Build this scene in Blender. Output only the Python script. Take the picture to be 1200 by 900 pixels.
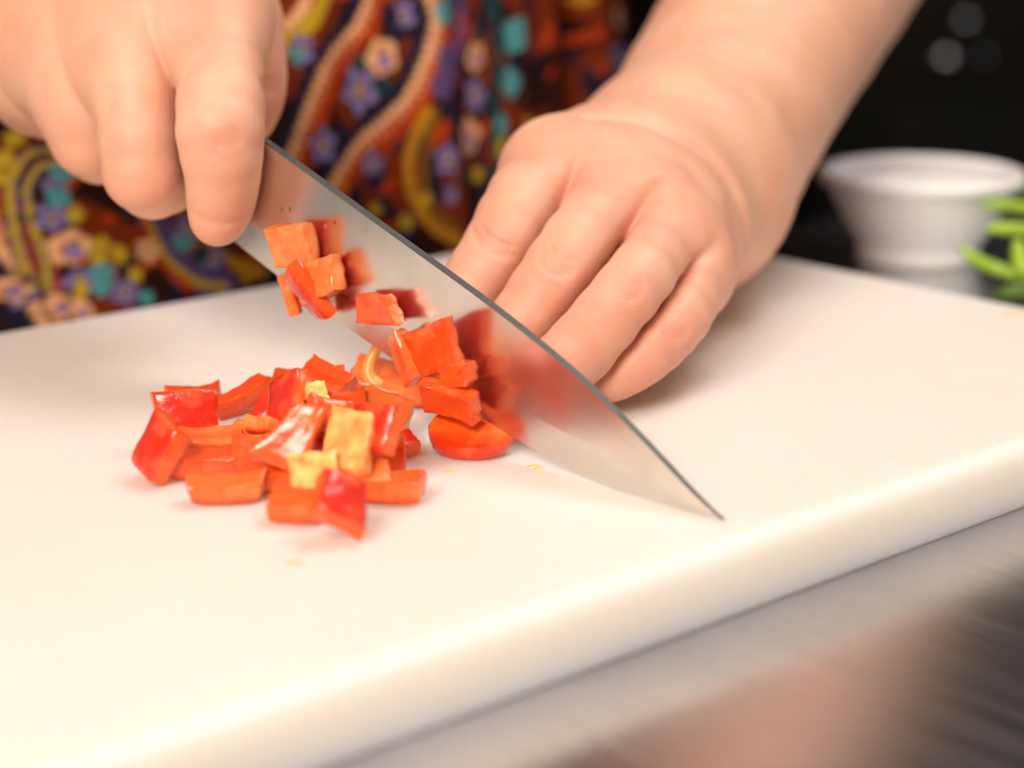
import bpy, bmesh, math, random
import numpy as np
from mathutils import Vector, Matrix, Euler, noise as mnoise

random.seed(7)
rng = np.random.default_rng(7)
scene = bpy.context.scene
C = scene.collection
for o in list(bpy.data.objects):
    bpy.data.objects.remove(o)

# ------------------------------------------------------------------ camera
FPX, PITCH, CAM_H = 2250.0, math.radians(15.65), 0.1403
SP, CP = math.sin(PITCH), math.cos(PITCH)
cam_d = bpy.data.cameras.new('camera')
cam_d.sensor_width = 36.0
cam_d.lens = FPX / 1200 * 36
cam_d.clip_start = 0.02
cam = bpy.data.objects.new('camera', cam_d)
cam.location = (0, 0, CAM_H)
cam.rotation_euler = (math.pi / 2 - PITCH, 0, 0)
C.objects.link(cam)
scene.camera = cam
cam_d.dof.use_dof = True
cam_d.dof.focus_distance = 0.469
cam_d.dof.aperture_fstop = 6.3

# ------------------------------------------------------------------ light
world = bpy.data.worlds.new('kitchen_ambient')
scene.world = world
world.use_nodes = True
world.node_tree.nodes['Background'].inputs[0].default_value = (1.0, 0.89, 0.80, 1)
world.node_tree.nodes['Background'].inputs[1].default_value = 0.31

def area_light(name, loc, target, size, power, color):
    d = bpy.data.lights.new(name, 'AREA')
    d.shape = 'RECTANGLE'
    d.size, d.size_y = size
    d.energy = power
    d.color = color
    o = bpy.data.objects.new(name, d)
    o.location = loc
    v = Vector(target) - Vector(loc)
    o.rotation_euler = v.to_track_quat('-Z', 'Y').to_euler()
    C.objects.link(o)
    return o

area_light('ceiling_lamp', (-0.75, -1.45, 1.55), (0.05, 0.5, 0.0), (1.0, 1.0), 74, (1.0, 0.885, 0.765))
area_light('back_right_fill', (0.55, 0.75, 1.25), (0.15, 0.65, 0.0), (0.7, 0.5), 10, (1.0, 0.95, 0.92))  # unseen fill added to brighten the bowl and the back of the table

scene.view_settings.view_transform = 'Standard'
scene.view_settings.look = 'None'
scene.view_settings.exposure = 0.0
scene.view_settings.gamma = 1.0
scene.view_settings.use_curve_mapping = False

# ------------------------------------------------------------------ helpers
def P(px, py, d):
    """a point of the place, from its bearing in the photo and its distance"""
    X = (px - 600) / FPX * d
    dn = (py - 450) / FPX * d
    return np.array([X, d * CP - dn * SP, CAM_H - d * SP - dn * CP])

def ray(px, py):
    a = P(px, py, 1.0) - np.array([0, 0, CAM_H])
    return a

def on_z(px, py, z):
    r = ray(px, py)
    return np.array([0, 0, CAM_H]) + r * ((z - CAM_H) / r[2])

def on_plane(px, py, p0, n):
    o = np.array([0, 0, CAM_H])
    r = ray(px, py)
    return o + r * (np.dot(p0 - o, n) / np.dot(r, n))

def new_mat(name):
    m = bpy.data.materials.new(name)
    m.use_nodes = True
    nt = m.node_tree
    b = nt.nodes['Principled BSDF']
    return m, nt, b

def N(nt, t, **kw):
    n = nt.nodes.new(t)
    for k, v in kw.items():
        setattr(n, k, v)
    return n

def ramp(nt, stops):
    r = N(nt, 'ShaderNodeValToRGB')
    el = r.color_ramp.elements
    while len(el) < len(stops):
        el.new(0.5)
    for e, (p, c) in zip(el, stops):
        e.position = p
        e.color = (*c, 1) if len(c) == 3 else c
    return r

def bump(nt, b, height, strength, dist=0.001):
    bn = N(nt, 'ShaderNodeBump')
    bn.inputs['Strength'].default_value = strength
    bn.inputs['Distance'].default_value = dist
    nt.links.new(height, bn.inputs['Height'])
    nt.links.new(bn.outputs[0], b.inputs['Normal'])
    return bn

def tex(nt, kind, scale, detail=3, stretch=None, coord='Object'):
    tc = N(nt, 'ShaderNodeTexCoord')
    mp = N(nt, 'ShaderNodeMapping')
    if stretch:
        mp.inputs['Scale'].default_value = stretch
    nt.links.new(tc.outputs[coord], mp.inputs[0])
    t = N(nt, kind)
    t.inputs['Scale'].default_value = scale
    if 'Detail' in t.inputs:
        t.inputs['Detail'].default_value = detail
    nt.links.new(mp.outputs[0], t.inputs['Vector'])
    return t

def link(name, me, mat=None, parent=None):
    o = bpy.data.objects.new(name, me)
    C.objects.link(o)
    if mat is not None and len(me.materials) == 0:
        me.materials.append(mat)
    if parent is not None:
        o.parent = parent
    return o

def empty(name, loc=(0, 0, 0)):
    o = bpy.data.objects.new(name, None)
    o.empty_display_size = 0.02
    o.location = loc
    C.objects.link(o)
    return o

def tag(o, label=None, cat=None, group=None, kind=None):
    if label: o['label'] = label
    if cat: o['category'] = cat
    if group: o['group'] = group
    if kind: o['kind'] = kind
    return o

def mesh_from(name, verts, faces, smooth=True, sharp=None):
    me = bpy.data.meshes.new(name)
    me.from_pydata([tuple(v) for v in verts], [], [tuple(f) for f in faces])
    me.update()
    if smooth:
        me.polygons.foreach_set('use_smooth', [True] * len(me.polygons))
    if sharp:
        me.set_sharp_from_angle(angle=math.radians(sharp))
    return me

def fix_normals(me):
    bm = bmesh.new(); bm.from_mesh(me)
    bmesh.ops.recalc_face_normals(bm, faces=bm.faces)
    bm.to_mesh(me); bm.free()

def box_bm(bm, size, mat4):
    r = bmesh.ops.create_cube(bm, size=1.0)
    bmesh.ops.scale(bm, vec=size, verts=r['verts'])
    bmesh.ops.transform(bm, matrix=mat4, verts=r['verts'])
    return r['verts']

def bevel_box(name, size, mat4, bev, seg, mat, parent=None):
    bm = bmesh.new()
    box_bm(bm, size, Matrix.Identity(4))
    if bev:
        bmesh.ops.bevel(bm, geom=list(bm.edges), offset=bev, segments=seg, affect='EDGES', profile=0.5)
    bmesh.ops.transform(bm, matrix=mat4, verts=bm.verts)
    me = bpy.data.meshes.new(name)
    bm.to_mesh(me); bm.free()
    me.polygons.foreach_set('use_smooth', [True] * len(me.polygons))
    me.set_sharp_from_angle(angle=math.radians(40))
    return link(name, me, mat, parent)

def lathe(name, prof, seg, mat, parent=None, loc=(0, 0, 0), sharp=None):
    vs, fs = [], []
    n = len(prof)
    for i in range(seg):
        a = 2 * math.pi * i / seg
        for r, z in prof:
            vs.append((loc[0] + r * math.cos(a), loc[1] + r * math.sin(a), loc[2] + z))
    for i in range(seg):
        j = (i + 1) % seg
        for k in range(n - 1):
            fs.append((i * n + k, j * n + k, j * n + k + 1, i * n + k + 1))
    me = mesh_from(name, vs, fs)
    bm = bmesh.new(); bm.from_mesh(me)
    bmesh.ops.remove_doubles(bm, verts=bm.verts, dist=1e-6)
    bmesh.ops.recalc_face_normals(bm, faces=bm.faces)
    bm.to_mesh(me); bm.free()
    me.polygons.foreach_set('use_smooth', [True] * len(me.polygons))
    if sharp:
        me.set_sharp_from_angle(angle=math.radians(sharp))
    return link(name, me, mat, parent)

def tube(name, pts, radii, seg, mat, parent=None):
    pts = [Vector(p) for p in pts]
    vs, fs = [], []
    n = len(pts)
    up = Vector((0, 0, 1))
    for i, p in enumerate(pts):
        t = (pts[min(i + 1, n - 1)] - pts[max(i - 1, 0)]).normalized()
        s = t.cross(up)
        if s.length < 1e-4:
            s = t.cross(Vector((1, 0, 0)))
        s.normalize()
        u = s.cross(t)
        for k in range(seg):
            a = 2 * math.pi * k / seg
            vs.append(p + (s * math.cos(a) + u * math.sin(a)) * radii[i])
    for i in range(n - 1):
        for k in range(seg):
            k2 = (k + 1) % seg
            fs.append((i * seg + k, i * seg + k2, (i + 1) * seg + k2, (i + 1) * seg + k))
    fs.append(tuple(range(seg - 1, -1, -1)))
    fs.append(tuple(range((n - 1) * seg, n * seg)))
    me = mesh_from(name, vs, fs)
    fix_normals(me)
    me.polygons.foreach_set('use_smooth', [True] * len(me.polygons))
    return link(name, me, mat, parent)

def spline(pts, n):
    """Catmull-Rom through the points"""
    pts = np.array(pts, float)
    p = np.vstack([2 * pts[0] - pts[1], pts, 2 * pts[-1] - pts[-2]])
    out = []
    segs = len(pts) - 1
    for q in range(n + 1):
        x = q / n * segs
        i = min(int(x), segs - 1)
        t = x - i
        a, b, c, d = p[i], p[i + 1], p[i + 2], p[i + 3]
        out.append(0.5 * (2 * b + (c - a) * t + (2 * a - 5 * b + 4 * c - d) * t * t + (3 * b - a - 3 * c + d) * t ** 3))
    return np.array(out)

# ------------------------------------------------------------------ materials
def make_board_mat():
    m, nt, b = new_mat('white_polyethylene')
    n1 = tex(nt, 'ShaderNodeTexNoise', 14, 4)
    r = ramp(nt, [(0.3, (0.86, 0.775, 0.705)), (0.7, (0.885, 0.805, 0.745))])
    nt.links.new(n1.outputs['Fac'], r.inputs[0])
    nt.links.new(r.outputs[0], b.inputs['Base Color'])
    b.inputs['Roughness'].default_value = 0.42
    b.inputs['Subsurface Weight'].default_value = 0.8
    b.inputs['Subsurface Radius'].default_value = (1.0, 0.72, 0.40)
    b.inputs['Subsurface Scale'].default_value = 0.02
    n2 = tex(nt, 'ShaderNodeTexNoise', 240, 2, (1.0, 0.12, 1))
    n3 = tex(nt, 'ShaderNodeTexVoronoi', 700, 0)
    mx = N(nt, 'ShaderNodeMath', operation='ADD')
    nt.links.new(n2.outputs['Fac'], mx.inputs[0]); nt.links.new(n3.outputs['Distance'], mx.inputs[1])
    bump(nt, b, mx.outputs[0], 0.12, 0.0005)
    return m

def make_steel(name, col, rough, stretch, scl):
    m, nt, b = new_mat(name)
    b.inputs['Metallic'].default_value = 1.0
    n1 = tex(nt, 'ShaderNodeTexNoise', scl, 5, stretch)
    n0 = tex(nt, 'ShaderNodeTexNoise', 16, 4)
    r = ramp(nt, [(0.3, tuple(c * 0.78 for c in col)), (0.7, col)])
    nt.links.new(n0.outputs['Fac'], r.inputs[0])
    nt.links.new(r.outputs[0], b.inputs['Base Color'])
    mr = N(nt, 'ShaderNodeMapRange')
    mr.inputs['To Min'].default_value = rough * 0.7
    mr.inputs['To Max'].default_value = rough * 1.4
    nt.links.new(n1.outputs['Fac'], mr.inputs['Value'])
    nt.links.new(mr.outputs[0], b.inputs['Roughness'])
    bump(nt, b, n1.outputs['Fac'], 0.08, 0.0004)
    return m

def make_blade_mat():
    m, nt, b = new_mat('satin_blade_steel')
    b.inputs['Metallic'].default_value = 1.0
    n0 = tex(nt, 'ShaderNodeTexNoise', 55, 4)
    r = ramp(nt, [(0.3, (0.72, 0.665, 0.60)), (0.7, (0.84, 0.785, 0.72))])
    nt.links.new(n0.outputs['Fac'], r.inputs[0])
    # dried juice flecks
    v = tex(nt, 'ShaderNodeTexVoronoi', 150, 0, (1.6, 1.0, 0.7))
    lt = N(nt, 'ShaderNodeMath', operation='LESS_THAN'); lt.inputs[1].default_value = 0.07
    nt.links.new(v.outputs['Distance'], lt.inputs[0])
    n2 = tex(nt, 'ShaderNodeTexNoise', 24, 1)
    gt = N(nt, 'ShaderNodeMath', operation='GREATER_THAN'); gt.inputs[1].default_value = 0.56
    nt.links.new(n2.outputs['Fac'], gt.inputs[0])
    mu = N(nt, 'ShaderNodeMath', operation='MULTIPLY')
    nt.links.new(lt.outputs[0], mu.inputs[0]); nt.links.new(gt.outputs[0], mu.inputs[1])
    mix = N(nt, 'ShaderNodeMix', data_type='RGBA')
    mix.inputs[7].default_value = (0.30, 0.17, 0.09, 1)
    nt.links.new(mu.outputs[0], mix.inputs[0]); nt.links.new(r.outputs[0], mix.inputs[6])
    nt.links.new(mix.outputs[2], b.inputs['Base Color'])
    n3 = tex(nt, 'ShaderNodeTexNoise', 90, 3)
    mr = N(nt, 'ShaderNodeMapRange')
    mr.inputs['To Min'].default_value = 0.17; mr.inputs['To Max'].default_value = 0.32
    nt.links.new(n3.outputs['Fac'], mr.inputs['Value'])
    nt.links.new(mr.outputs[0], b.inputs['Roughness'])
    return m

def make_skin():
    m, nt, b = new_mat('skin')
    a = N(nt, 'ShaderNodeVertexColor', layer_name='Col')
    n1 = tex(nt, 'ShaderNodeTexNoise', 60, 5)
    r = ramp(nt, [(0.32, (0.94, 0.80, 0.76)), (0.68, (1.0, 1.0, 1.0))])
    nt.links.new(n1.outputs['Fac'], r.inputs[0])
    mx = N(nt, 'ShaderNodeMix', data_type='RGBA', blend_type='MULTIPLY')
    mx.inputs[0].default_value = 1.0
    nt.links.new(a.outputs['Color'], mx.inputs[6]); nt.links.new(r.outputs[0], mx.inputs[7])
    nt.links.new(mx.outputs[2], b.inputs['Base Color'])
    b.inputs['Roughness'].default_value = 0.50
    b.inputs['Specular IOR Level'].default_value = 0.45
    b.inputs['Subsurface Weight'].default_value = 0.35
    b.inputs['Subsurface Radius'].default_value = (1.0, 0.35, 0.18)
    b.inputs['Subsurface Scale'].default_value = 0.0045
    v = tex(nt, 'ShaderNodeTexVoronoi', 1500, 0)
    n2 = tex(nt, 'ShaderNodeTexNoise', 600, 4)
    ad = N(nt, 'ShaderNodeMath', operation='ADD')
    nt.links.new(v.outputs['Distance'], ad.inputs[0]); nt.links.new(n2.outputs['Fac'], ad.inputs[1])
    bump(nt, b, ad.outputs[0], 0.16, 0.0005)
    return m

def make_vcol(name, rough, sss=0.0, coat=0.0, noise_scale=300, bumpk=0.1, radius=(1, .3, .1), sscale=0.003, spec=0.5):
    m, nt, b = new_mat(name)
    a = N(nt, 'ShaderNodeVertexColor', layer_name='Col')
    n1 = tex(nt, 'ShaderNodeTexNoise', noise_scale, 4)
    r = ramp(nt, [(0.3, (0.92, 0.88, 0.86)), (0.7, (1.0, 1.0, 1.0))])
    nt.links.new(n1.outputs['Fac'], r.inputs[0])
    mx = N(nt, 'ShaderNodeMix', data_type='RGBA', blend_type='MULTIPLY')
    mx.inputs[0].default_value = 1.0
    nt.links.new(a.outputs['Color'], mx.inputs[6]); nt.links.new(r.outputs[0], mx.inputs[7])
    nt.links.new(mx.outputs[2], b.inputs['Base Color'])
    b.inputs['Roughness'].default_value = rough
    b.inputs['Specular IOR Level'].default_value = spec
    b.inputs['Coat Weight'].default_value = coat
    b.inputs['Coat Roughness'].default_value = 0.12
    b.inputs['Subsurface Weight'].default_value = sss
    b.inputs['Subsurface Radius'].default_value = radius
    b.inputs['Subsurface Scale'].default_value = sscale
    bump(nt, b, n1.outputs['Fac'], bumpk, 0.0008)
    return m

def make_plain(name, c1, c2, rough, scale=20, metal=0.0, spec=0.5, bumpk=0.05, sss=0.0):
    m, nt, b = new_mat(name)
    n1 = tex(nt, 'ShaderNodeTexNoise', scale, 4)
    r = ramp(nt, [(0.3, c1), (0.7, c2)])
    nt.links.new(n1.outputs['Fac'], r.inputs[0])
    nt.links.new(r.outputs[0], b.inputs['Base Color'])
    b.inputs['Roughness'].default_value = rough
    b.inputs['Metallic'].default_value = metal
    b.inputs['Specular IOR Level'].default_value = spec
    if sss:
        b.inputs['Subsurface Weight'].default_value = sss
        b.inputs['Subsurface Scale'].default_value = 0.004
    bump(nt, b, n1.outputs['Fac'], bumpk, 0.001)
    return m

M_BOARD = make_board_mat()
M_TABLE = make_steel('brushed_table_steel', (0.68, 0.69, 0.72), 0.23, (1, 0.04, 1), 400)
M_BLADE = make_blade_mat()
M_SPINE = make_steel('ground_spine_steel', (0.16, 0.16, 0.155), 0.5, (1, 1, 1), 300)
M_BEVEL = make_steel('ground_bevel_steel', (0.86, 0.83, 0.79), 0.22, (1, 1, 1), 200)
M_HANDLE = make_plain('black_handle_plastic', (0.012, 0.012, 0.012), (0.03, 0.028, 0.026), 0.4, 80)
M_SKIN = make_skin()
M_NAIL = make_plain('fingernail', (0.80, 0.50, 0.42), (0.86, 0.58, 0.50), 0.25, 120)
M_PEPPER = make_vcol('red_pepper_flesh', 0.26, 0.30, 0.30, 420, 0.35)
def wet_flesh(m):
    nt = m.node_tree; b = nt.nodes['Principled BSDF']
    src = b.inputs['Base Color'].links[0].from_socket
    n1 = tex(nt, 'ShaderNodeTexNoise', 190, 3)
    r = ramp(nt, [(0.52, (0, 0, 0)), (0.72, (0.55, 0.55, 0.55))])
    nt.links.new(n1.outputs['Fac'], r.inputs[0])
    mx = N(nt, 'ShaderNodeMix', data_type='RGBA', blend_type='SCREEN')
    mx.inputs[7].default_value = (0.22, 0.14, 0.05, 1)
    nt.links.new(r.outputs[0], mx.inputs[0]); nt.links.new(src, mx.inputs[6])
    nt.links.new(mx.outputs[2], b.inputs['Base Color'])
wet_flesh(M_PEPPER)
M_STRAND = make_plain('orange_pepper_strand', (0.80, 0.24, 0.04), (0.90, 0.42, 0.10), 0.3, 160, sss=0.3)
M_PITH = make_plain('pale_pepper_pith', (0.92, 0.62, 0.20), (0.96, 0.82, 0.48), 0.35, 160, sss=0.3, bumpk=0.3)
M_DRESS = make_vcol('printed_cotton', 0.85, 0, 0, 900, 0.2, spec=0.12)
M_BOWL = make_plain('white_melamine', (0.80, 0.78, 0.78), (0.86, 0.84, 0.85), 0.35, 30)
M_GREEN = make_plain('green_stalk', (0.22, 0.40, 0.012), (0.46, 0.64, 0.03), 0.4, 45)
M_GREEN2 = make_plain('dark_green_stalk', (0.045, 0.10, 0.008), (0.09, 0.17, 0.015), 0.45, 45)
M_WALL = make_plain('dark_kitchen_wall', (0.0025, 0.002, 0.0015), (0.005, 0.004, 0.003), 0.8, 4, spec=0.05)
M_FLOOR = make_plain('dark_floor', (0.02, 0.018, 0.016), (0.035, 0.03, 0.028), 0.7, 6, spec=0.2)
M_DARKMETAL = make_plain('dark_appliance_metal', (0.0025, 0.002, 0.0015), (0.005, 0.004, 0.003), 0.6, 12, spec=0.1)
M_KNOB = make_plain('polished_knob', (0.55, 0.58, 0.62), (0.65, 0.68, 0.72), 0.22, 40, metal=1.0)
M_FLECK = make_plain('pepper_juice_fleck', (0.80, 0.42, 0.12), (0.88, 0.62, 0.25), 0.35, 300)

# ------------------------------------------------------------------ table and board
BT = 0.0165                                    # board thickness
YAW = math.radians(41.2)
B0 = np.array([0.296, 5.216, 0.0]) * CAM_H     # far corner of the board's top
A = np.array([math.cos(YAW), math.sin(YAW), 0.0])         # along the long edge
NB = np.array([A[1], -A[0], 0.0])                         # across, towards the camera side
BW, BL = 1.926 * CAM_H, 0.50
bc = B0 - A * BL / 2 + NB * BW / 2
bm4 = Matrix.Translation((bc[0], bc[1], -BT / 2)) @ Matrix.Rotation(YAW, 4, 'Z')

def build_board():
    bm = bmesh.new()
    box_bm(bm, (BL, BW, BT), Matrix.Identity(4))
    ve = [e for e in bm.edges if abs(e.verts[0].co.z - e.verts[1].co.z) > 1e-4]
    bmesh.ops.bevel(bm, geom=ve, offset=0.006, segments=5, affect='EDGES', profile=0.5)
    te = [e for e in bm.edges if abs(e.verts[0].co.z - e.verts[1].co.z) < 1e-5 and e.is_manifold and abs(e.calc_face_angle(0)) > 1.2]
    bot = [e for e in te if e.verts[0].co.z < 0]
    bmesh.ops.bevel(bm, geom=bot, offset=0.0008, segments=2, affect='EDGES', profile=0.5)
    te = [e for e in bm.edges if e.verts[0].co.z > BT / 2 - 1e-5 and e.verts[1].co.z > BT / 2 - 1e-5 and abs(e.calc_face_angle(0)) > 1.2]
    bmesh.ops.bevel(bm, geom=te, offset=0.0040, segments=6, affect='EDGES', profile=0.5)
    me = bpy.data.meshes.new('cutting_board')
    bm.to_mesh(me); bm.free()
    me.polygons.foreach_set('use_smooth', [True] * len(me.polygons))
    me.set_sharp_from_angle(angle=math.radians(35))
    o = link('cutting_board', me, M_BOARD)
    o.matrix_world = bm4
    return tag(o, 'thick white plastic cutting board with rounded edges on the steel table', 'cutting board')
build_board()

TZ = -BT                                       # table top height
table = empty('steel_table', (float(bc[0]), float(bc[1]), TZ - 0.90))
tag(table, 'brushed stainless steel work table under the cutting board', 'table')
TL, TD, TT = 2.0, 0.80, 0.03
EDGE = 0.012                                   # table reaches this far behind the board
tc = B0 - NB * EDGE + NB * TD / 2 + A * (-0.15)
tm = Matrix.Translation((tc[0], tc[1], TZ - TT / 2)) @ Matrix.Rotation(YAW, 4, 'Z')
top = bevel_box('table_top', (TL, TD, TT), Matrix.Identity(4), 0.004, 3, M_TABLE)
top.matrix_world = tm
top.parent = table; top.matrix_parent_inverse = Matrix.Translation(table.location).inverted()
for sx in (-1, 1):
    for sy in (-1, 1):
        lc = tc + A * sx * (TL / 2 - 0.06) + NB * sy * (TD / 2 - 0.06)
        lg = bevel_box('leg', (0.04, 0.04, 0.90 - TT), Matrix.Identity(4), 0.006, 2, M_TABLE)
        lg.matrix_world = Matrix.Translation((lc[0], lc[1], TZ - TT - (0.90 - TT) / 2)) @ Matrix.Rotation(YAW, 4, 'Z')
        lg.parent = table; lg.matrix_parent_inverse = Matrix.Translation(table.location).inverted()

FZ = TZ - 0.90
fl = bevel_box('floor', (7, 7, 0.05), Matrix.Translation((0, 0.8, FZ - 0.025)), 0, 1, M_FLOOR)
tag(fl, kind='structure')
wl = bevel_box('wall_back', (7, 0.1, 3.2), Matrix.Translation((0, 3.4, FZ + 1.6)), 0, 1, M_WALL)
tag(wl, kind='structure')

# dark appliance far behind, its knobs catching the light
ap = empty('oven', (1.05, 2.55, FZ))
tag(ap, 'dark oven with small metal knobs in the unlit background behind the bowl', 'oven')
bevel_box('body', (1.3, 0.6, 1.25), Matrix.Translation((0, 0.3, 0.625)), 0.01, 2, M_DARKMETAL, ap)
def oven_knob(px, py, r):
    p = on_plane(px, py, np.array([0, 2.54, 0]), np.array([0, 1.0, 0]))
    k = lathe('knob', [(0.0001, 0), (r, 0), (r, 0.012), (r * 0.86, 0.018), (r * 0.5, 0.021), (0.0001, 0.022)], 20, M_KNOB, ap)
    k.rotation_euler = (math.pi / 2, 0, 0)
    k.location = (p[0] - 1.05, p[1] + 0.01 - 2.55, p[2] - FZ)
oven_knob(1108, 68, 0.011)
oven_knob(1131, 24, 0.009)
oven_knob(1152, 66, 0.006)
hp = on_plane(1100, 150, np.array([0, 2.50, 0]), np.array([0, 1.0, 0]))
hb = tube('oven_handle', [(-0.5, -0.05, hp[2] - FZ - 0.1), (0.5, -0.05, hp[2] - FZ - 0.1)], [0.010, 0.010], 12, M_DARKMETAL, ap)
bevel_box('oven_door', (1.1, 0.02, 0.62), Matrix.Translation((0, -0.008, 0.42)), 0.004, 2, M_DARKMETAL, ap)

# ------------------------------------------------------------------ bowl
bwl = on_z(1074, 301, -BT)
bowl = empty('bowl', (bwl[0], bwl[1], TZ))
bowl.scale = (0.985, 0.985, 0.86)
tag(bowl, 'small white footed bowl on the table behind the cutting board', 'bowl')
R = 0.0405; H = 0.0405
prof_out = [(0.0001, 0.0022), (0.019, 0.0022), (0.021, 0.0), (0.0235, 0.0), (0.0243, 0.0015), (0.0240, 0.0040), (0.0238, 0.0055),
            (0.0262, 0.0100), (0.0300, 0.0175), (0.0335, 0.0255), (0.0360, 0.0320), (0.0372, 0.0345)]
lip = [(0.0395, 0.0350), (0.0408, 0.0365), (0.0410, 0.0385), (0.0402, 0.0402), (0.0390, 0.0407), (0.0376, 0.0402), (0.0366, 0.0385)]
prof_in = [(0.0340, 0.0310), (0.0310, 0.0240), (0.0270, 0.0165), (0.0220, 0.0105), (0.0140, 0.0075), (0.0001, 0.0070)]
lathe('bowl_wall', prof_out + lip[:1] + prof_in, 64, M_BOWL, bowl)
lathe('rim', [(0.0372, 0.0345)] + lip + [(0.0360, 0.0365), (0.0372, 0.0345)], 64, M_BOWL, bowl)

# ------------------------------------------------------------------ green stalks
def stalk(pts, r, mat, label, grp='green stalks beside the white bowl'):
    q = spline(pts, 24)
    rad = [r * (0.45 + 0.55 * min(1, i / 7)) * (1 if i else 0.5) for i in range(len(q))]
    o = tube('green_stalk', q, rad, 10, mat)
    tag(o, label, 'green stalk', grp)
    return o
def S(*a):
    return [P(*x) for x in a]
stalk(S((1148, 240, .715), (1175, 240, .715), (1215, 246, .72), (1290, 262, .74)), 0.0022, M_GREEN, 'bright green stalk lying across the bowl just under its rim')
stalk(S((1154, 268, .705), (1180, 268, .705), (1225, 272, .71), (1300, 284, .73)), 0.0023, M_GREEN, 'bright green stalk running level across the middle of the bowl')
stalk(S((1124, 288, .700), (1142, 303, .697), (1172, 316, .692), (1215, 326, .69), (1290, 330, .70)), 0.0023, M_GREEN, 'long green stalk curving down below the foot of the bowl')
stalk(S((1192, 280, .69), (1195, 300, .687), (1203, 318, .684), (1260, 338, .685)), 0.0030, M_GREEN, 'short bright green stalk end standing among the other stalks')
stalk(S((1166, 345, .672), (1190, 342, .670), (1230, 340, .672), (1300, 338, .68)), 0.0028, M_GREEN2, 'dark green stalk lowest of the bunch, by the board edge')
stalk(S((1178, 222, .735), (1200, 222, .735), (1240, 226, .74), (1300, 236, .75)), 0.0026, M_GREEN2, 'dark green stalk uppermost of the bunch, beside the bowl rim')

# ------------------------------------------------------------------ knife
HEEL = P(262, 273, 0.520)
TIP = on_z(848, 609, 0.0006)
Z = np.array([0, 0, 1.0])
E1 = (TIP - HEEL) / np.linalg.norm(TIP - HEEL)
E3 = np.cross(E1, Z); E3 /= np.linalg.norm(E3)
if E3[1] > 0: E3 = -E3
E2 = np.cross(E3, E1) if np.cross(E3, E1)[2] > 0 else np.cross(E1, E3)
def blade_pt(px, py, off=0.0):
    return on_plane(px, py, HEEL + E3 * off, E3)
def blade_uv(px, py):
    p = blade_pt(px, py) - HEEL
    return np.array([np.dot(p, E1), np.dot(p, E2)])
edge_px = [(262, 273), (330, 327), (386, 369), (465, 424), (540, 474), (603, 514), (660, 546), (720, 574), (767, 591), (812, 603), (848, 609)]
spine_px = [(262, 127), (304, 158), (430, 249), (556, 340), (597, 371), (642, 407), (690, 448), (740, 497), (778, 537), (815, 577), (848, 609)]
edge = np.array([blade_uv(*q) for q in edge_px])
spn = np.array([blade_uv(*q) for q in spine_px])
L = edge[-1, 0]
NS = 60
us = np.linspace(0, L, NS + 1)
ev = np.interp(us, edge[:, 0], edge[:, 1])
sv = np.interp(us, spn[:, 0], spn[:, 1])
def smooth1(v, it=3):
    v = v.copy()
    for _ in range(it):
        w = v.copy(); w[1:-1] = 0.25 * v[:-2] + 0.5 * v[1:-1] + 0.25 * v[2:]; v = w
    return v
ev, sv = smooth1(ev), smooth1(sv)
knife = empty('chef_knife', tuple(HEEL))
tag(knife, "chef's knife with a broad satin steel blade cutting red pepper", 'knife')
def K(u, v, w):
    return E1 * u + E2 * v + E3 * w
def build_blade():
    vs, fs, mi = [], [], []
    rows = 8
    for i, u in enumerate(us):
        hgt = max(sv[i] - ev[i], 0.0004)
        taper = min(1.0, hgt / 0.036)
        th = 0.0013 * (0.35 + 0.65 * taper)
        bev = min(0.0085, hgt * 0.42)
        ring = [(sv[i], th * 0.75), (sv[i] - min(0.0004, hgt * .1), th), (ev[i] + bev + (hgt - bev) * 0.5, th * 0.9), (ev[i] + bev, th * 0.80), (ev[i], 0.00005)]
        for v, w in ring:
            vs.append(K(u, v, w))
        for v, w in ring[:4][::-1]:
            vs.append(K(u, v, -w))
    n = 9
    for i in range(NS):
        for k in range(n):
            k2 = (k + 1) % n
            fs.append((i * n + k, (i + 1) * n + k, (i + 1) * n + k2, i * n + k2))
            mi.append(1 if k in (8, 0, 7) else 2 if k in (3, 4) else 0)
    fs.append(tuple(range(n))); mi.append(0)
    fs.append(tuple(range(NS * n + n - 1, NS * n - 1, -1))); mi.append(0)
    me = mesh_from('blade', vs, fs)
    me.materials.append(M_BLADE); me.materials.append(M_SPINE); me.materials.append(M_BEVEL)
    me.polygons.foreach_set('material_index', mi)
    fix_normals(me)
    me.polygons.foreach_set('use_smooth', [True] * len(me.polygons))
    me.set_sharp_from_angle(angle=math.radians(1.2))
    return link('blade', me, None, knife)
build_blade()
AX = 0.0255                                       # handle axis height above the heel
def ell_loft(name, secs, mat, parent, seg=20):
    """secs: (u, v centre, half height, half width)"""
    vs, fs = [], []
    for u, v, hh, hw in secs:
        for k in range(seg):
            a = 2 * math.pi * k / seg
            c, s = math.cos(a), math.sin(a)
            q = 0.7
            vs.append(K(u, v + hh * math.copysign(abs(s) ** q, s), hw * math.copysign(abs(c) ** q, c)))
    for i in range(len(secs) - 1):
        for k in range(seg):
            k2 = (k + 1) % seg
            fs.append((i * seg + k, i * seg + k2, (i + 1) * seg + k2, (i + 1) * seg + k))
    fs.append(tuple(range(seg))); fs.append(tuple(range((len(secs) - 1) * seg, len(secs) * seg)))
    me = mesh_from(name, vs, fs)
    fix_normals(me)
    me.polygons.foreach_set('use_smooth', [True] * len(me.polygons))
    me.set_sharp_from_angle(angle=math.radians(50))
    return link(name, me, mat, parent)
ell_loft('bolster', [(0.004, AX, 0.0095, 0.0014), (0.0, AX, 0.010, 0.004), (-0.010, AX, 0.0105, 0.0075)], M_SPINE, knife)
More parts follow.
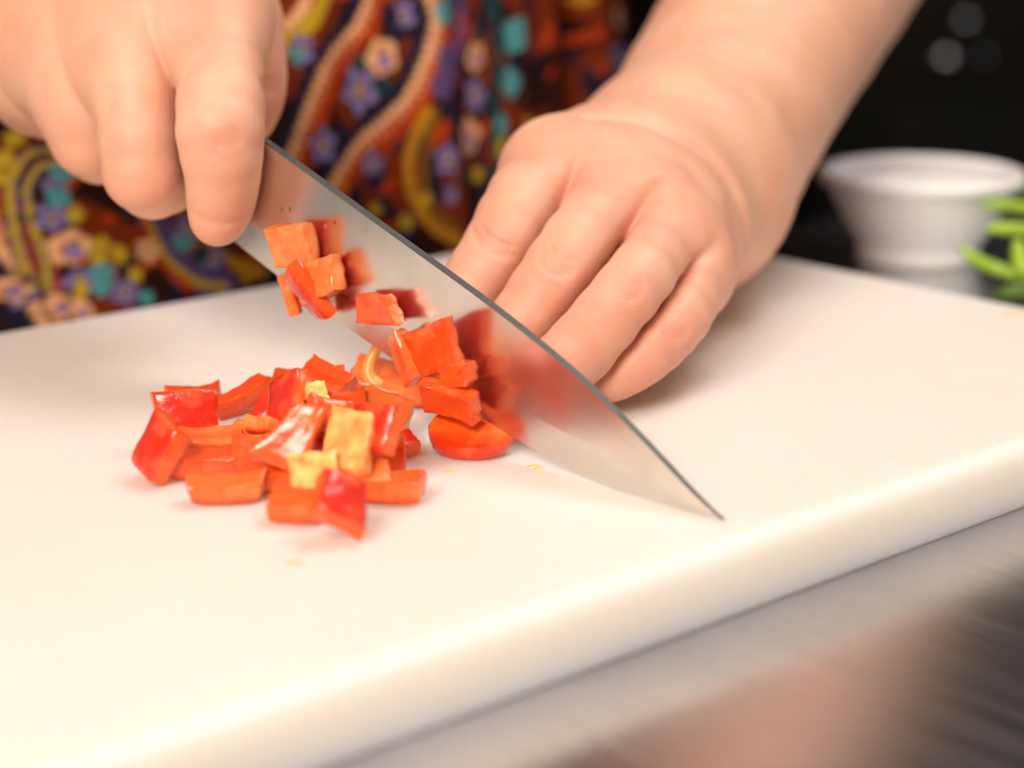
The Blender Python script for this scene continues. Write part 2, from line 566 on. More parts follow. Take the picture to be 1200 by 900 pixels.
hd = ell_loft('handle', [(-0.010, AX, 0.0105, 0.0078), (-0.03, AX - .0005, 0.0112, 0.0088), (-0.06, AX - .001, 0.0118, 0.0092), (-0.09, AX - .002, 0.0112, 0.0088),
                    (-0.108, AX - .004, 0.0130, 0.0090), (-0.116, AX - .005, 0.0110, 0.0075)], M_HANDLE, knife)
for u in (-0.025, -0.058, -0.09):
    rv = ell_loft('rivet', [(u - 0.0028, AX - .001, 0.0028, 0.0094), (u, AX - .001, 0.0036, 0.0096), (u + 0.0028, AX - .001, 0.0028, 0.0094)], M_SPINE, knife, 12)
    rv.parent = hd

# ------------------------------------------------------------------ implicit body
def cone(Pt, a, b, ra, rb):
    a = np.asarray(a, np.float32); b = np.asarray(b, np.float32)
    ab = b - a
    pa = Pt - a
    t = np.clip((pa @ ab) / max(float(ab @ ab), 1e-12), 0, 1)
    dd = pa - t[:, None] * ab
    return np.sqrt(np.einsum('ij,ij->i', dd, dd)) - (ra + (rb - ra) * t)

def smin(a, b, k):
    h = np.clip(0.5 + 0.5 * (b - a) / k, 0, 1)
    return b + (a - b) * h - k * h * (1 - h)

def chain(Pt, joints, k=0.004):
    d = None
    for (p0, r0), (p1, r1) in zip(joints[:-1], joints[1:]):
        c = cone(Pt, p0, p1, r0, r1)
        d = c if d is None else smin(d, c, k)
    return d

def resample(ch, n):
    q = spline([list(p) + [r] for p, r in ch], n)
    return [(v[:3], float(v[3])) for v in q]

class Hand:
    def __init__(self):
        self.palm = []      # chains
        self.ready = False
        self.fingers = []
        self.pk = 0.012
        self.fk = 0.0023
        self.jk = 0.009
        self.marks = []     # (points, depth, width)
    def base(self, Pt):
        d = None
        if not self.ready:                                # the last palm chain is the forearm
            self.palm[-1] = resample(self.palm[-1], 9)
            self.fingers = [resample(ch, 2 * (len(ch) - 1)) for ch in self.fingers]
            self.ready = True
        for ch in self.palm:
            c = chain(Pt, ch, 0.0012 if ch is self.palm[-1] else 0.010)
            d = c if d is None else smin(d, c, self.pk)
        fs = np.sort(np.stack([chain(Pt, ch, 0.0012) for ch in self.fingers]), 0)
        # fingers pressed side by side: a narrow crease where two meet
        f = fs[0] + np.float32(self.fk) * np.exp(-((fs[1] - fs[0]) / 0.0019) ** 2)
        return smin(d, f, self.jk)
    def __call__(self, Pt):
        d = self.base(Pt)
        for pts, dep, w in self.marks:
            ar = np.array(pts)
            sel = np.where(((Pt > ar.min(0) - 3 * w) & (Pt < ar.max(0) + 3 * w)).all(1))[0]
            if len(sel) == 0: continue
            sub = Pt[sel]
            q = None
            for a, b in zip(pts[:-1], pts[1:]):
                c = cone(sub, a, b, 0, 0)
                q = c if q is None else np.minimum(q, c)
            d[sel] += np.float32(dep) * np.exp(-(q / w) ** 2)
        return d
    def hit(self, px, py, d0=0.40, d1=0.80):
        t = np.linspace(d0, d1, 1200)
        pts = np.array([0, 0, CAM_H]) + ray(px, py)[None] * t[:, None]
        v = self.base(pts.astype(np.float32))
        i = np.argmax(v < 0)
        return pts[i] if v[i] < 0 else None
    def mark(self, pix, dep, w):
        pts = [self.hit(*q) for q in pix]
        pts = [p for p in pts if p is not None]
        if len(pts) >= 2:
            self.marks.append((pts, dep, w))

def surface(f, lo, hi, h, B=8):
    lo = np.array(lo, float); hi = np.array(hi, float)
    nb = np.ceil((hi - lo) / (h * B)).astype(int)
    dims = nb * B
    bi = np.stack(np.meshgrid(*[np.arange(n) for n in nb], indexing='ij'), -1).reshape(-1, 3)
    cen = lo + (bi + 0.5) * B * h - 0.5 * h
    cv = f(cen.astype(np.float32))
    F = np.repeat(np.repeat(np.repeat(np.where(cv.reshape(nb) > 0, 1.0, -1.0).astype(np.float32), B, 0), B, 1), B, 2)
    act = np.abs(cv) < B * h * 0.87 * 1.35 + 0.002
    loc = np.stack(np.meshgrid(*[np.arange(B)] * 3, indexing='ij'), -1).reshape(-1, 3)
    ab = bi[act]
    for s in range(0, len(ab), 400):
        blk = ab[s:s + 400]
        idx = (blk[:, None, :] * B + loc[None]).reshape(-1, 3)
        F[idx[:, 0], idx[:, 1], idx[:, 2]] = f((lo + idx * h).astype(np.float32))
    S_ = F < 0
    n = dims - 1
    cnt = np.zeros(n, np.int8)
    for dx in (0, 1):
        for dy in (0, 1):
            for dz in (0, 1):
                cnt += S_[dx:dx + n[0], dy:dy + n[1], dz:dz + n[2]]
    ci = np.argwhere((cnt > 0) & (cnt < 8))
    acc = np.zeros((len(ci), 3)); num = np.zeros(len(ci))
    cor = [(x, y, z) for x in (0, 1) for y in (0, 1) for z in (0, 1)]
    val = {c: F[ci[:, 0] + c[0], ci[:, 1] + c[1], ci[:, 2] + c[2]] for c in cor}
    for c in cor:
        for ax in range(3):
            if c[ax] == 0:
                e = list(c); e[ax] = 1; e = tuple(e)
                a, b = val[c], val[e]
                m = (a < 0) != (b < 0)
                t = np.where(m, a / np.where(m, a - b, 1), 0)
                p = np.array(c, float)[None].repeat(len(ci), 0); p[:, ax] = t
                acc[m] += p[m]; num[m] += 1
    V = lo + (ci + acc / num[:, None]) * h
    vid = -np.ones(n, np.int64)
    vid[ci[:, 0], ci[:, 1], ci[:, 2]] = np.arange(len(ci))
    quads = []
    for ax in range(3):
        u, v = [(1, 2), (2, 0), (0, 1)][ax]
        a = S_; b = np.roll(S_, -1, ax)
        m = a != b
        sl = [slice(None)] * 3; sl[ax] = slice(0, dims[ax] - 1); sl[u] = slice(1, dims[u] - 1); sl[v] = slice(1, dims[v] - 1)
        mm = np.zeros_like(m); mm[tuple(sl)] = m[tuple(sl)]
        e = np.argwhere(mm)
        if len(e) == 0: continue
        du = np.zeros(3, int); du[u] = 1
        dv = np.zeros(3, int); dv[v] = 1
        q = [e, e - du, e - du - dv, e - dv]
        q = np.stack([vid[x[:, 0], x[:, 1], x[:, 2]] for x in q], 1)
        fl = S_[e[:, 0], e[:, 1], e[:, 2]]
        q[~fl] = q[~fl][:, ::-1]
        quads.append(q)
    return V, np.vstack(quads)

# ---- left hand: a claw resting on the board behind the blade
LH = Hand()
LH.jk = 0.010
lw = P(790, 212, 0.592)                          # wrist
lm = [P(654, 204, 0.539), P(722, 234, 0.531), P(778, 280, 0.527), P(802, 318, 0.529)]
LH.fingers = [
    [(lm[0], .0112), (P(618, 234, .519), .0109), (P(588, 290, .506), .0101), (P(547, 350, .503), .0093), (P(506, 402, .505), .0084), (P(492, 428, .506), .0074)],
    [(lm[1], .0104), (P(693, 265, .510), .0101), (P(658, 316, .496), .0100), (P(614, 380, .491), .0093), (P(570, 432, .488), .0083), (P(556, 450, .488), .0074)],
    [(lm[2], .0100), (P(763, 306, .506), .0097), (P(729, 350, .490), .0094), (P(681, 408, .482), .0090), (P(634, 452, .474), .0081), (P(622, 466, .473), .0074)],
    [(lm[3], .0092), (P(803, 352, .511), .0089), (P(783, 384, .501), .0085), (P(750, 413, .494), .0085), (P(722, 433, .491), .0075), (P(706, 441, .490), .0069)],
    [(P(668, 250, .565), .0125), (P(610, 300, .545), .0105), (P(556, 345, .528), .0098), (P(520, 400, .520), .0080), (P(510, 415, .520), .0070)],
]
LH.palm = [
    [(lw, .029), (P(705, 205, .555), .0180), (lm[0], .0140)],
    [(lw, .030), (P(745, 220, .553), .0190), (lm[1], .0132)],
    [(lw, .029), (P(783, 250, .552), .0190), (lm[2], .0126)],
    [(P(802, 238, .587), .026), (P(795, 280, .557), .0165), (lm[3], .0098)],
    [(P(790, 225, .590), .026), (P(700, 255, .570), .0170), (P(668, 250, .565), .0140)],
    [(lm[0], .0120), (P(690, 217, .531), .0115), (lm[1], .0118), (P(755, 256, .526), .0110), (lm[2], .0112), (P(795, 302, .527), .0096), (lm[3], .0092)],
    [(lw, .0325), (P(818, 180, .612), .0346), (P(867, 92, .650), .0364), (P(924, 0, .700), .0400), (P(985, -95, .755), .0430), (P(1030, -170, .80), .043)],
]
# ---- right hand: closed round the knife handle, index finger down the blade
RH = Hand()
RH.jk = 0.012
rw = P(-105, -120, 0.585)
rm = [P(246, 18, .524), P(158, 40, .526), P(80, 52, .544), P(8, 56, .564)]
RH.fingers = [
    [(rm[0], .0125), (P(258, 90, .504), .0114), (P(258, 155, .494), .0112), (P(261, 205, .498), .0096), (P(258, 242, .503), .0085), (P(254, 259, .503), .0066)],
    [(rm[1], .0118), (P(163, 120, .512), .0110), (P(167, 202, .509), .0104), (P(192, 210, .527), .0096), (P(222, 190, .548), .0085), (P(235, 172, .555), .0075)],
    [(rm[2], .0112), (P(92, 112, .532), .0106), (P(104, 165, .533), .0102), (P(130, 174, .550), .0092), (P(160, 150, .572), .0080), (P(170, 135, .578), .0072)],
    [(rm[3], .0102), (P(25, 85, .557), .0098), (P(44, 118, .561), .0094), (P(70, 128, .575), .0084), (P(95, 112, .590), .0074), (P(105, 100, .596), .0066)],
    [(P(215, -50, .575), .0150), (P(272, -10, .560), .0125), (P(290, 60, .550), .0108), (P(293, 105, .546), .0100), (P(290, 135, .544), .0082)],
]
RH.palm = [
    [(rw, .027), (P(80, -60, .548), .0185), (rm[0], .0150)],
    [(rw, .028), (P(40, -30, .550), .0190), (rm[1], .0145)],
    [(rw, .028), (P(0, -15, .560), .0185), (rm[2], .0135)],
    [(rw, .026), (P(-40, -10, .575), .0175), (rm[3], .0130)],
    [(rw, .026), (P(100, -90, .575), .0190), (P(215, -50, .575), .0160)],
    [(rm[0], .0125), (P(200, 42, .521), .0128), (P(160, 66, .520), .0125), (P(118, 84, .528), .0122), (P(85, 85, .538), .0118), (P(48, 85, .549), .0112), (P(15, 75, .560), .0105)],
    [(rw, .0280), (P(-200, -190, .605), .0310), (P(-330, -280, .640), .0370), (P(-560, -400, .700), .0420)],
]

# creases and wrinkles
def wrinkle(h, c, d, n, dep=0.0008, w=0.0008):
    """n short creases across a joint: centre pixel, half extent along the crease, spacing"""
    (cx, cy), (dx, dy) = c, d
    nx, ny = -dy, dx
    l = math.hypot(nx, ny); nx, ny = nx / l, ny / l
    for i in range(n):
        s = (i - (n - 1) / 2) * 7
        f = 1 - 0.25 * abs(i - (n - 1) / 2)
        pts = [(cx + nx * s + dx * t * f + nx * 4 * (1 - t * t) , cy + ny * s + dy * t * f + ny * 4 * (1 - t * t)) for t in (-1, -.5, 0, .5, 1)]
        h.mark(pts, dep, w)
wrinkle(LH, (578, 284), (24, 15), 3)
wrinkle(LH, (651, 306), (20, 14), 4)
wrinkle(LH, (735, 335), (17, 12), 4)
wrinkle(LH, (790, 384), (12, 12), 3)
wrinkle(RH, (266, 160), (18, -4), 3, 0.0004)
wrinkle(RH, (316, 98), (10, 2), 3, 0.0006)
LH.mark([(690, 137), (735, 140), (785, 155), (825, 180), (852, 208), (868, 240), (876, 268)], 0.0016, 0.0028)   # wrist fold
LH.mark([(700, 150), (760, 160), (810, 190), (840, 225)], -0.0010, 0.006)
LH.mark([(742, 218), (775, 205), (800, 205)], -0.0006, 0.003)
LH.mark([(640, 165), (665, 165)], -0.0006, 0.006)
RH.mark([(232, 254), (245, 260), (262, 262), (282, 257)], 0.0004, 0.0008)
RH.mark([(236, 64), (226, 74), (216, 88)], 0.0010, 0.0022)
RH.mark([(128, 128), (126, 118), (128, 108)], 0.0008, 0.0022)

# ---- rest of the body, hidden by the dress or outside the view
TC = B0 - A * 0.06 - NB * (EDGE + 0.152)               # torso axis
AX3 = np.array([A[0], A[1], 0.0])
SH_L = TC + AX3 * 0.175 + Z * 0.40
SH_R = TC - AX3 * 0.175 + Z * 0.40
EL_L = P(1030, -170, .80)
EL_R = P(-560, -400, .700)
def torso(Pt):
    q = Pt - TC.astype(np.float32)
    s = q @ AX3.astype(np.float32); n = q @ NB.astype(np.float32)
    zc = np.clip(q[:, 2], -0.45, 0.36)
    wv = 0.150 + 0.02 * np.cos((zc + 0.1) * 9)
    e = np.sqrt((s / wv) ** 2 + (n / (wv * 0.60)) ** 2 + ((q[:, 2] - zc) / 0.07) ** 2)
    return (e - 1) * 0.085
def body_f(Pt):
    d = torso(Pt)
    d = smin(d, cone(Pt, SH_L, SH_R, .055, .055), .05)
    d = smin(d, cone(Pt, TC + Z * .40, TC + Z * .50, .06, .052), .04)
    d = smin(d, cone(Pt, SH_L, EL_L, .055, .043), .02)
    d = smin(d, cone(Pt, SH_R, EL_R, .055, .042), .02)
    d = smin(d, cone(Pt, EL_L, P(985, -95, .755), .043, .0415), .01)
    d = smin(d, cone(Pt, EL_R, P(-330, -280, .640), .042, .0365), .01)
    return d

def bounds(h, ends, pad):
    pts = np.array([np.array(p) for ch in h.palm + h.fingers for p, r in ch])
    return pts.min(0) - pad, pts.max(0) + pad
lo1, hi1 = bounds(LH, None, 0.05); lo1[2] = -0.004
lo2, hi2 = bounds(RH, None, 0.05)
V1, Q1 = surface(LH, lo1, hi1, 0.00068)
V2, Q2 = surface(RH, lo2, hi2, 0.0009)
V3, Q3 = surface(body_f, TC + np.array([-.50, -.30, -.62]), TC + np.array([.42, .25, .62]), 0.006)
VB = np.vstack([V1, V2, V3])
QB = np.vstack([Q1, Q2 + len(V1), Q3 + len(V1) + len(V2)])

person = empty('person', (float(TC[0]), float(TC[1]), FZ))
tag(person, 'person in a rust-brown floral paisley dress dicing pepper with a knife', 'person')
PINV = Matrix.Translation(person.location).inverted()
def np_mesh(name, V, Q):
    me = bpy.data.meshes.new(name)
    me.vertices.add(len(V)); me.vertices.foreach_set('co', np.asarray(V, np.float32).ravel())
    me.loops.add(Q.size); me.loops.foreach_set('vertex_index', Q.ravel().astype(np.int32))
    me.polygons.add(len(Q)); me.polygons.foreach_set('loop_start', (np.arange(len(Q)) * 4).astype(np.int32))
    me.polygons.foreach_set('loop_total', np.full(len(Q), 4, np.int32)) if False else None
    me.update(calc_edges=True)
    me.polygons.foreach_set('use_smooth', np.ones(len(Q), bool))
    return me
def set_col(me, col):
    at = me.color_attributes.new('Col', 'FLOAT_COLOR', 'POINT')
    c = np.ones((len(col), 4), np.float32); c[:, :3] = col
    at.data.foreach_set('color', c.ravel())
me = np_mesh('body', VB, QB)
col = np.tile(np.array([[0.77, 0.44, 0.300]]), (len(VB), 1))
RED = np.array([0.74, 0.29, 0.20])
def flush_and_shade(h, pix, rad, amt):
    p = h.hit(*pix)
    if p is None: return
    w = amt * np.exp(-(((VB - p) ** 2).sum(1)) / rad ** 2)
    global col
    col = col * (1 - w[:, None]) + RED * w[:, None]
for pix, rad, amt in [((580, 285), .010, .40), ((655, 308), .009, .45), ((738, 340), .009, .45), ((790, 385), .010, .5), ((640, 180), .014, .2), ((735, 220), .014, .25),
                      ((790, 270), .012, .25), ((690, 420), .012, .4), ((620, 380), .012, .3), ((760, 420), .014, .4), ((676, 214), .004, .6), ((757, 258), .004, .6),  # small web spots: crease shade between the fingers put into the colour
                      ((809, 320), .005, .6), ((860, 270), .016, .3)]:
    flush_and_shade(LH, pix, rad, amt)
for pix, rad, amt in [((268, 165), .008, .25), ((258, 255), .010, .35), ((143, 48), .007, .35), ((232, 14), .010, .25), ((165, 225), .012, .25), ((315, 100), .012, .4), ((236, 66), .006, .3)]:  # the last spot, at the index web, is painted crease shade
    flush_and_shade(RH, pix, rad, amt)
set_col(me, col)
body = link('body', me, M_SKIN, person)
body.matrix_parent_inverse = PINV

# ------------------------------------------------------------------ dress
FOLD = 0.69
def dress_r(th, z):
    """radius of the dress along angle th (0 = across the body's front, towards NB)"""
    w = 0.185 + 0.015 * np.cos((z + 0.1) * 8) + np.where(z < -0.05, (-0.05 - z) * 0.10, 0)
    dpt = w * 0.66
    base = 1 / np.sqrt((np.sin(th) / w) ** 2 + (np.cos(th) / dpt) ** 2)
    fold = 0.0035 * np.sin(th * 9 + 1.0 + z * 5) + 0.0025 * np.sin(th * 17 + 2.2 - z * 7) + 0.0012 * np.sin(th * 31 + z * 20)
    fold = fold - 0.034 * np.exp(-((th - FOLD) / 0.065) ** 2)
    return base + fold
def dress_pt(th, z):
    r = dress_r(th, z)
    return TC + (np.cos(th) * r)[..., None] * NB + (np.sin(th) * r)[..., None] * AX3 + z[..., None] * Z
zs = np.concatenate([np.linspace(-0.62, -0.07, 14)[:-1], np.arange(-0.07, 0.135, 0.0009), np.linspace(0.135, 0.36, 14)[1:]])
ths = np.concatenate([np.linspace(-math.pi, -1.5, 24)[:-1], np.arange(-1.5, 1.75, 0.0062), np.linspace(1.76, math.pi, 22)[:-1]])
TH, ZZ = np.meshgrid(ths, zs)
DP = dress_pt(TH, ZZ)
nr, nc = TH.shape
ii = np.arange(nr * nc).reshape(nr, nc)
i2 = np.roll(ii, -1, 1)
DQ = np.stack([ii[:-1], i2[:-1], i2[1:], ii[1:]], -1).reshape(-1, 4)
UV = np.stack([TH * 0.155, ZZ], -1).reshape(-1, 2)          # cloth coordinates in metres
DV = DP.reshape(-1, 3)
# cloth coordinates of a spot seen in the photo
dn_ = DV - np.array([0, 0, CAM_H])
dd_ = dn_[:, 1] * CP - dn_[:, 2] * SP
px_ = 600 + FPX * dn_[:, 0] / dd_
py_ = 450 - FPX * (dn_[:, 1] * SP + dn_[:, 2] * CP) / dd_
front = (np.abs(UV[:, 0]) < 0.24)
def cuv(px, py):
    q = np.where(front, (px_ - px) ** 2 + (py_ - py) ** 2, 1e12)
    i = int(np.argmin(q))
    return UV[i], dd_[i] / FPX
srgb = lambda r, g, b: np.array([((c / 255 + 0.055) / 1.055) ** 2.4 if c > 10 else c / 255 / 12.92 for c in (r, g, b)])
RUST, DARK, NAVY = srgb(112, 40, 8), srgb(44, 14, 7), srgb(28, 26, 46)
PURP, LILAC, TEAL = srgb(84, 66, 112), srgb(130, 116, 168), srgb(76, 146, 150)
PEACH, YEL, GOLD, OR, DTEAL = srgb(228, 170, 122), srgb(186, 154, 38), srgb(176, 124, 26), srgb(164, 56, 13), srgb(20, 58, 62)
dcol = np.tile(RUST[None], (len(DV), 1))
def n2(u, v, s, seed):
    a = rng.uniform(0, 6.28, 6); k = rng.normal(0, s, (6, 2))
    return sum(np.sin(u * k[i, 0] + v * k[i, 1] + a[i]) for i in range(6)) / 6
patch = n2(UV[:, 0], UV[:, 1], 160, 1)
dcol = np.where((patch > 0.12)[:, None], DARK, dcol)
patch = n2(UV[:, 0], UV[:, 1], 210, 2)
dcol = np.where((patch > 0.34)[:, None], NAVY, dcol)
patch = n2(UV[:, 0], UV[:, 1], 240, 3)
dcol = np.where((patch > 0.42)[:, None], OR, dcol)
def blob(c, r, colr, lobes=0, amp=0.0, rot=0.0, asp=1.0):
    q0, q1 = np.searchsorted(ths, [(c[0] - 2 * r) / 0.155, (c[0] + 2 * r) / 0.155])
    z0, z1 = np.searchsorted(zs, [c[1] - 2 * r, c[1] + 2 * r])
    sel = ii[z0:z1, q0:q1].ravel()
    d = UV[sel] - c
    x = d[:, 0] * math.cos(rot) + d[:, 1] * math.sin(rot); y = (-d[:, 0] * math.sin(rot) + d[:, 1] * math.cos(rot)) / asp
    rr = np.hypot(x, y)
    lim = r * (1 + amp * np.cos(lobes * np.arctan2(y, x))) if lobes else r
    m = rr < lim
    dcol[sel[m]] = colr
def flower(c, r, c1=LILAC, c2=YEL):
    blob(c, r * 1.18, NAVY, 6, 0.15, rng.uniform(0, 6))
    ro = rng.uniform(0, 6)
    blob(c, r, c1, 5, 0.22, ro); blob(c, r * 0.55, PURP, 5, 0.2, ro + .6); blob(c, r * 0.28, c2)
def rose(c, r):
    blob(c, r * 1.2, DARK, 4, .1, rng.uniform(0, 6), 0.85)
    blob(c, r, PEACH, 5, 0.1, rng.uniform(0, 6), 0.85)
    blob(c + np.array([r * .1, -r * .12]), r * 0.62, srgb(170, 96, 66), 3, .2, rng.uniform(0, 6), .8)
    blob(c + np.array([r * .15, -r * .2]), r * 0.38, LILAC, 3, .2)
def stroke(pts, w, colr, wob=0.0, fr=900, off=0.0):
    q = spline(pts, 70)
    s = 0
    lo = q.min(0) - 0.02; hi = q.max(0) + 0.02
    sel = np.where(((UV > lo) & (UV < hi)).all(1))[0]
    X = UV[sel]; bb = np.full(len(sel), 1e9); t_ = np.zeros(len(sel)); sd = np.zeros(len(sel))
    for a, b in zip(q[:-1], q[1:]):
        ab = b - a; l2 = max(ab @ ab, 1e-12)
        t = np.clip(((X - a) @ ab) / l2, 0, 1)
        e = X - a - t[:, None] * ab
        d = np.hypot(e[:, 0], e[:, 1])
        m = d < bb
        bb[m] = d[m]; t_[m] = s + t[m] * math.sqrt(l2)
        sd[m] = np.sign(ab[0] * e[m, 1] - ab[1] * e[m, 0])
        s += math.sqrt(l2)
    m = np.abs(bb * sd - off) < w * (1 + wob * np.sin(t_ * fr))
    dcol[sel[m]] = colr
def pp(*pix):
    return [cuv(*p)[0] for p in pix]
# bands seen in the cloth
def lace(*pix):
    p = pp(*pix)
    stroke(p, 0.0050, NAVY, 0.25, 1100, -0.003); stroke(p, 0.0046, OR, 0.2, 900, 0.004); stroke(p, 0.0024, PEACH, 0.38, 1700); stroke(p, 0.0008, srgb(170, 96, 66), 0.5, 1900, 0.0012)
lace((440, -25), (420, 30), (385, 75), (365, 125), (345, 175), (330, 200))
lace((500, -20), (512, 20), (505, 60), (480, 115), (440, 155), (410, 185), (385, 225))
lace((-20, 250), (5, 290), (30, 320), (42, 350), (60, 385))
def loop(pts, w=0.0018):
    w *= 0.8
    stroke(pts, w * 2.4, DARK); stroke(pts, w * 1.7, PURP); stroke(pts, w * 1.1, YEL, .15, 900)
loop(pp((70, 175), (35, 180), (14, 210), (14, 255), (26, 300), (40, 345)), .0011)
loop(pp((70, 190), (46, 195), (32, 220), (38, 260), (52, 300), (56, 340)), .0010)
stroke(pp((210, 190), (216, 240), (240, 285), (275, 310), (305, 320)), 0.0026, GOLD); stroke(pp((208, 196), (213, 242), (237, 289), (270, 315)), 0.0009, DARK)
stroke(pp((178, 250), (200, 300), (232, 325), (265, 335)), 0.0055, PURP, .2, 600); stroke(pp((172, 255), (196, 304), (228, 330), (262, 338)), 0.0014, YEL)
stroke(pp((168, 262), (192, 310), (224, 336)), 0.0014, OR)
stroke(pp((385, -15), (370, 20), (345, 45), (325, 60)), 0.0034, YEL); stroke(pp((365, -15), (355, 10), (335, 28)), 0.0020, PEACH, .3, 1200)
stroke(pp((500, 130), (480, 190), (490, 240), (520, 275), (560, 290)), 0.0022, GOLD); stroke(pp((512, 130), (496, 190), (505, 240), (540, 272)), 0.0015, srgb(120, 80, 24))
stroke(pp((525, -20), (540, 30), (530, 70), (520, 100)), 0.0060, PURP, .3, 500); stroke(pp((540, 20), (535, 60)), 0.0028, srgb(170, 90, 110), .3, 800)
stroke(pp((575, 0), (585, 60), (580, 130), (585, 190), (575, 240)), 0.0040, DTEAL, .35, 500)
# flowers, roses and dots seen in the cloth
for x, y, r in [(62, 255, 15), (420, 105, 24), (148, 342, 14), (380, 170, 18), (525, 186, 16), (555, 110, 17), (608, 124, 14), (435, 190, 13), (60, 215, 9), (95, 330, 16), (355, 60, 16),
                (470, 20, 15), (15, 345, 14), (220, 270, 14), (290, 60, 12), (530, 230, 10), (250, 305, 12)]:
    c, s = cuv(x, y); flower(c, r * s)
for x, y, r in [(82, 290, 23), (448, 66, 24), (548, 160, 25), (556, 65, 18), (10, 340, 16), (70, 360, 16), (95, 365, 14)]:
    c, s = cuv(x, y); rose(c, r * s)
c, s = cuv(174, 292); blob(c, 14 * s, PEACH, 5, .15); blob(c, 5 * s, GOLD)
for x, y, r, cl in [(75, 200, 12, TEAL), (68, 232, 11, TEAL), (118, 320, 13, TEAL), (120, 338, 11, TEAL), (605, 40, 19, TEAL), (598, 98, 16, TEAL), (588, 145, 13, TEAL), (560, 40, 12, DTEAL),
                    (215, 285, 10, TEAL), (235, 300, 10, DTEAL), (172, 350, 9, TEAL), (420, 75, 12, DTEAL), (450, 100, 12, DTEAL), (520, 15, 15, TEAL), (545, 205, 11, DTEAL), (350, 65, 10, TEAL),
                    (17, 163, 10, YEL), (4, 187, 10, YEL), (0, 210, 8, YEL), (90, 250, 9, YEL), (118, 285, 9, YEL), (116, 300, 9, YEL), (138, 297, 10, YEL), (160, 322, 9, YEL), (96, 340, 10, YEL),
                    (603, 12, 9, YEL), (614, 72, 9, YEL), (650, 20, 8, YEL), (588, 178, 8, YEL), (588, 166, 7, YEL), (560, 206, 9, YEL), (500, 235, 8, YEL), (475, 260, 9, YEL), (440, 245, 7, YEL),
                    (400, 215, 9, GOLD), (620, 145, 8, YEL), (290, 325, 9, GOLD), (300, 335, 8, DARK), (130, 255, 8, OR), (150, 248, 8, DTEAL), (455, 15, 14, NAVY), (470, 40, 10, NAVY)]:
    c, s = cuv(x, y); blob(c, r * s, cl, 4, .12, rng.uniform(0, 6), rng.uniform(.8, 1.2))
# the print goes on over the rest of the cloth
inside = [(x, y) for x in (0, 700) for y in (0, 380)]
for _ in range(420):
    c = np.array([rng.uniform(-0.48, 0.48), rng.uniform(-0.07, 0.135)])
    i = ii[min(np.searchsorted(zs, c[1]), nr - 1), min(np.searchsorted(ths, c[0] / 0.155), nc - 1)]
    if front[i] and -10 < px_[i] < 655 and -10 < py_[i] < 390:
        continue
    k = rng.integers(0, 5); r = rng.uniform(0.003, 0.007)
    if k == 0: flower(c, r)
    elif k == 1: rose(c, r)
    else: blob(c, r * 0.5, [TEAL, YEL, GOLD][k - 2], 4, .12)
me = np_mesh('dress', DV, DQ)
set_col(me, dcol)
dress = link('dress', me, M_DRESS, person)
dress.matrix_parent_inverse = PINV
dress['label'] = 'rust-brown cotton dress printed with paisley bands and flowers'

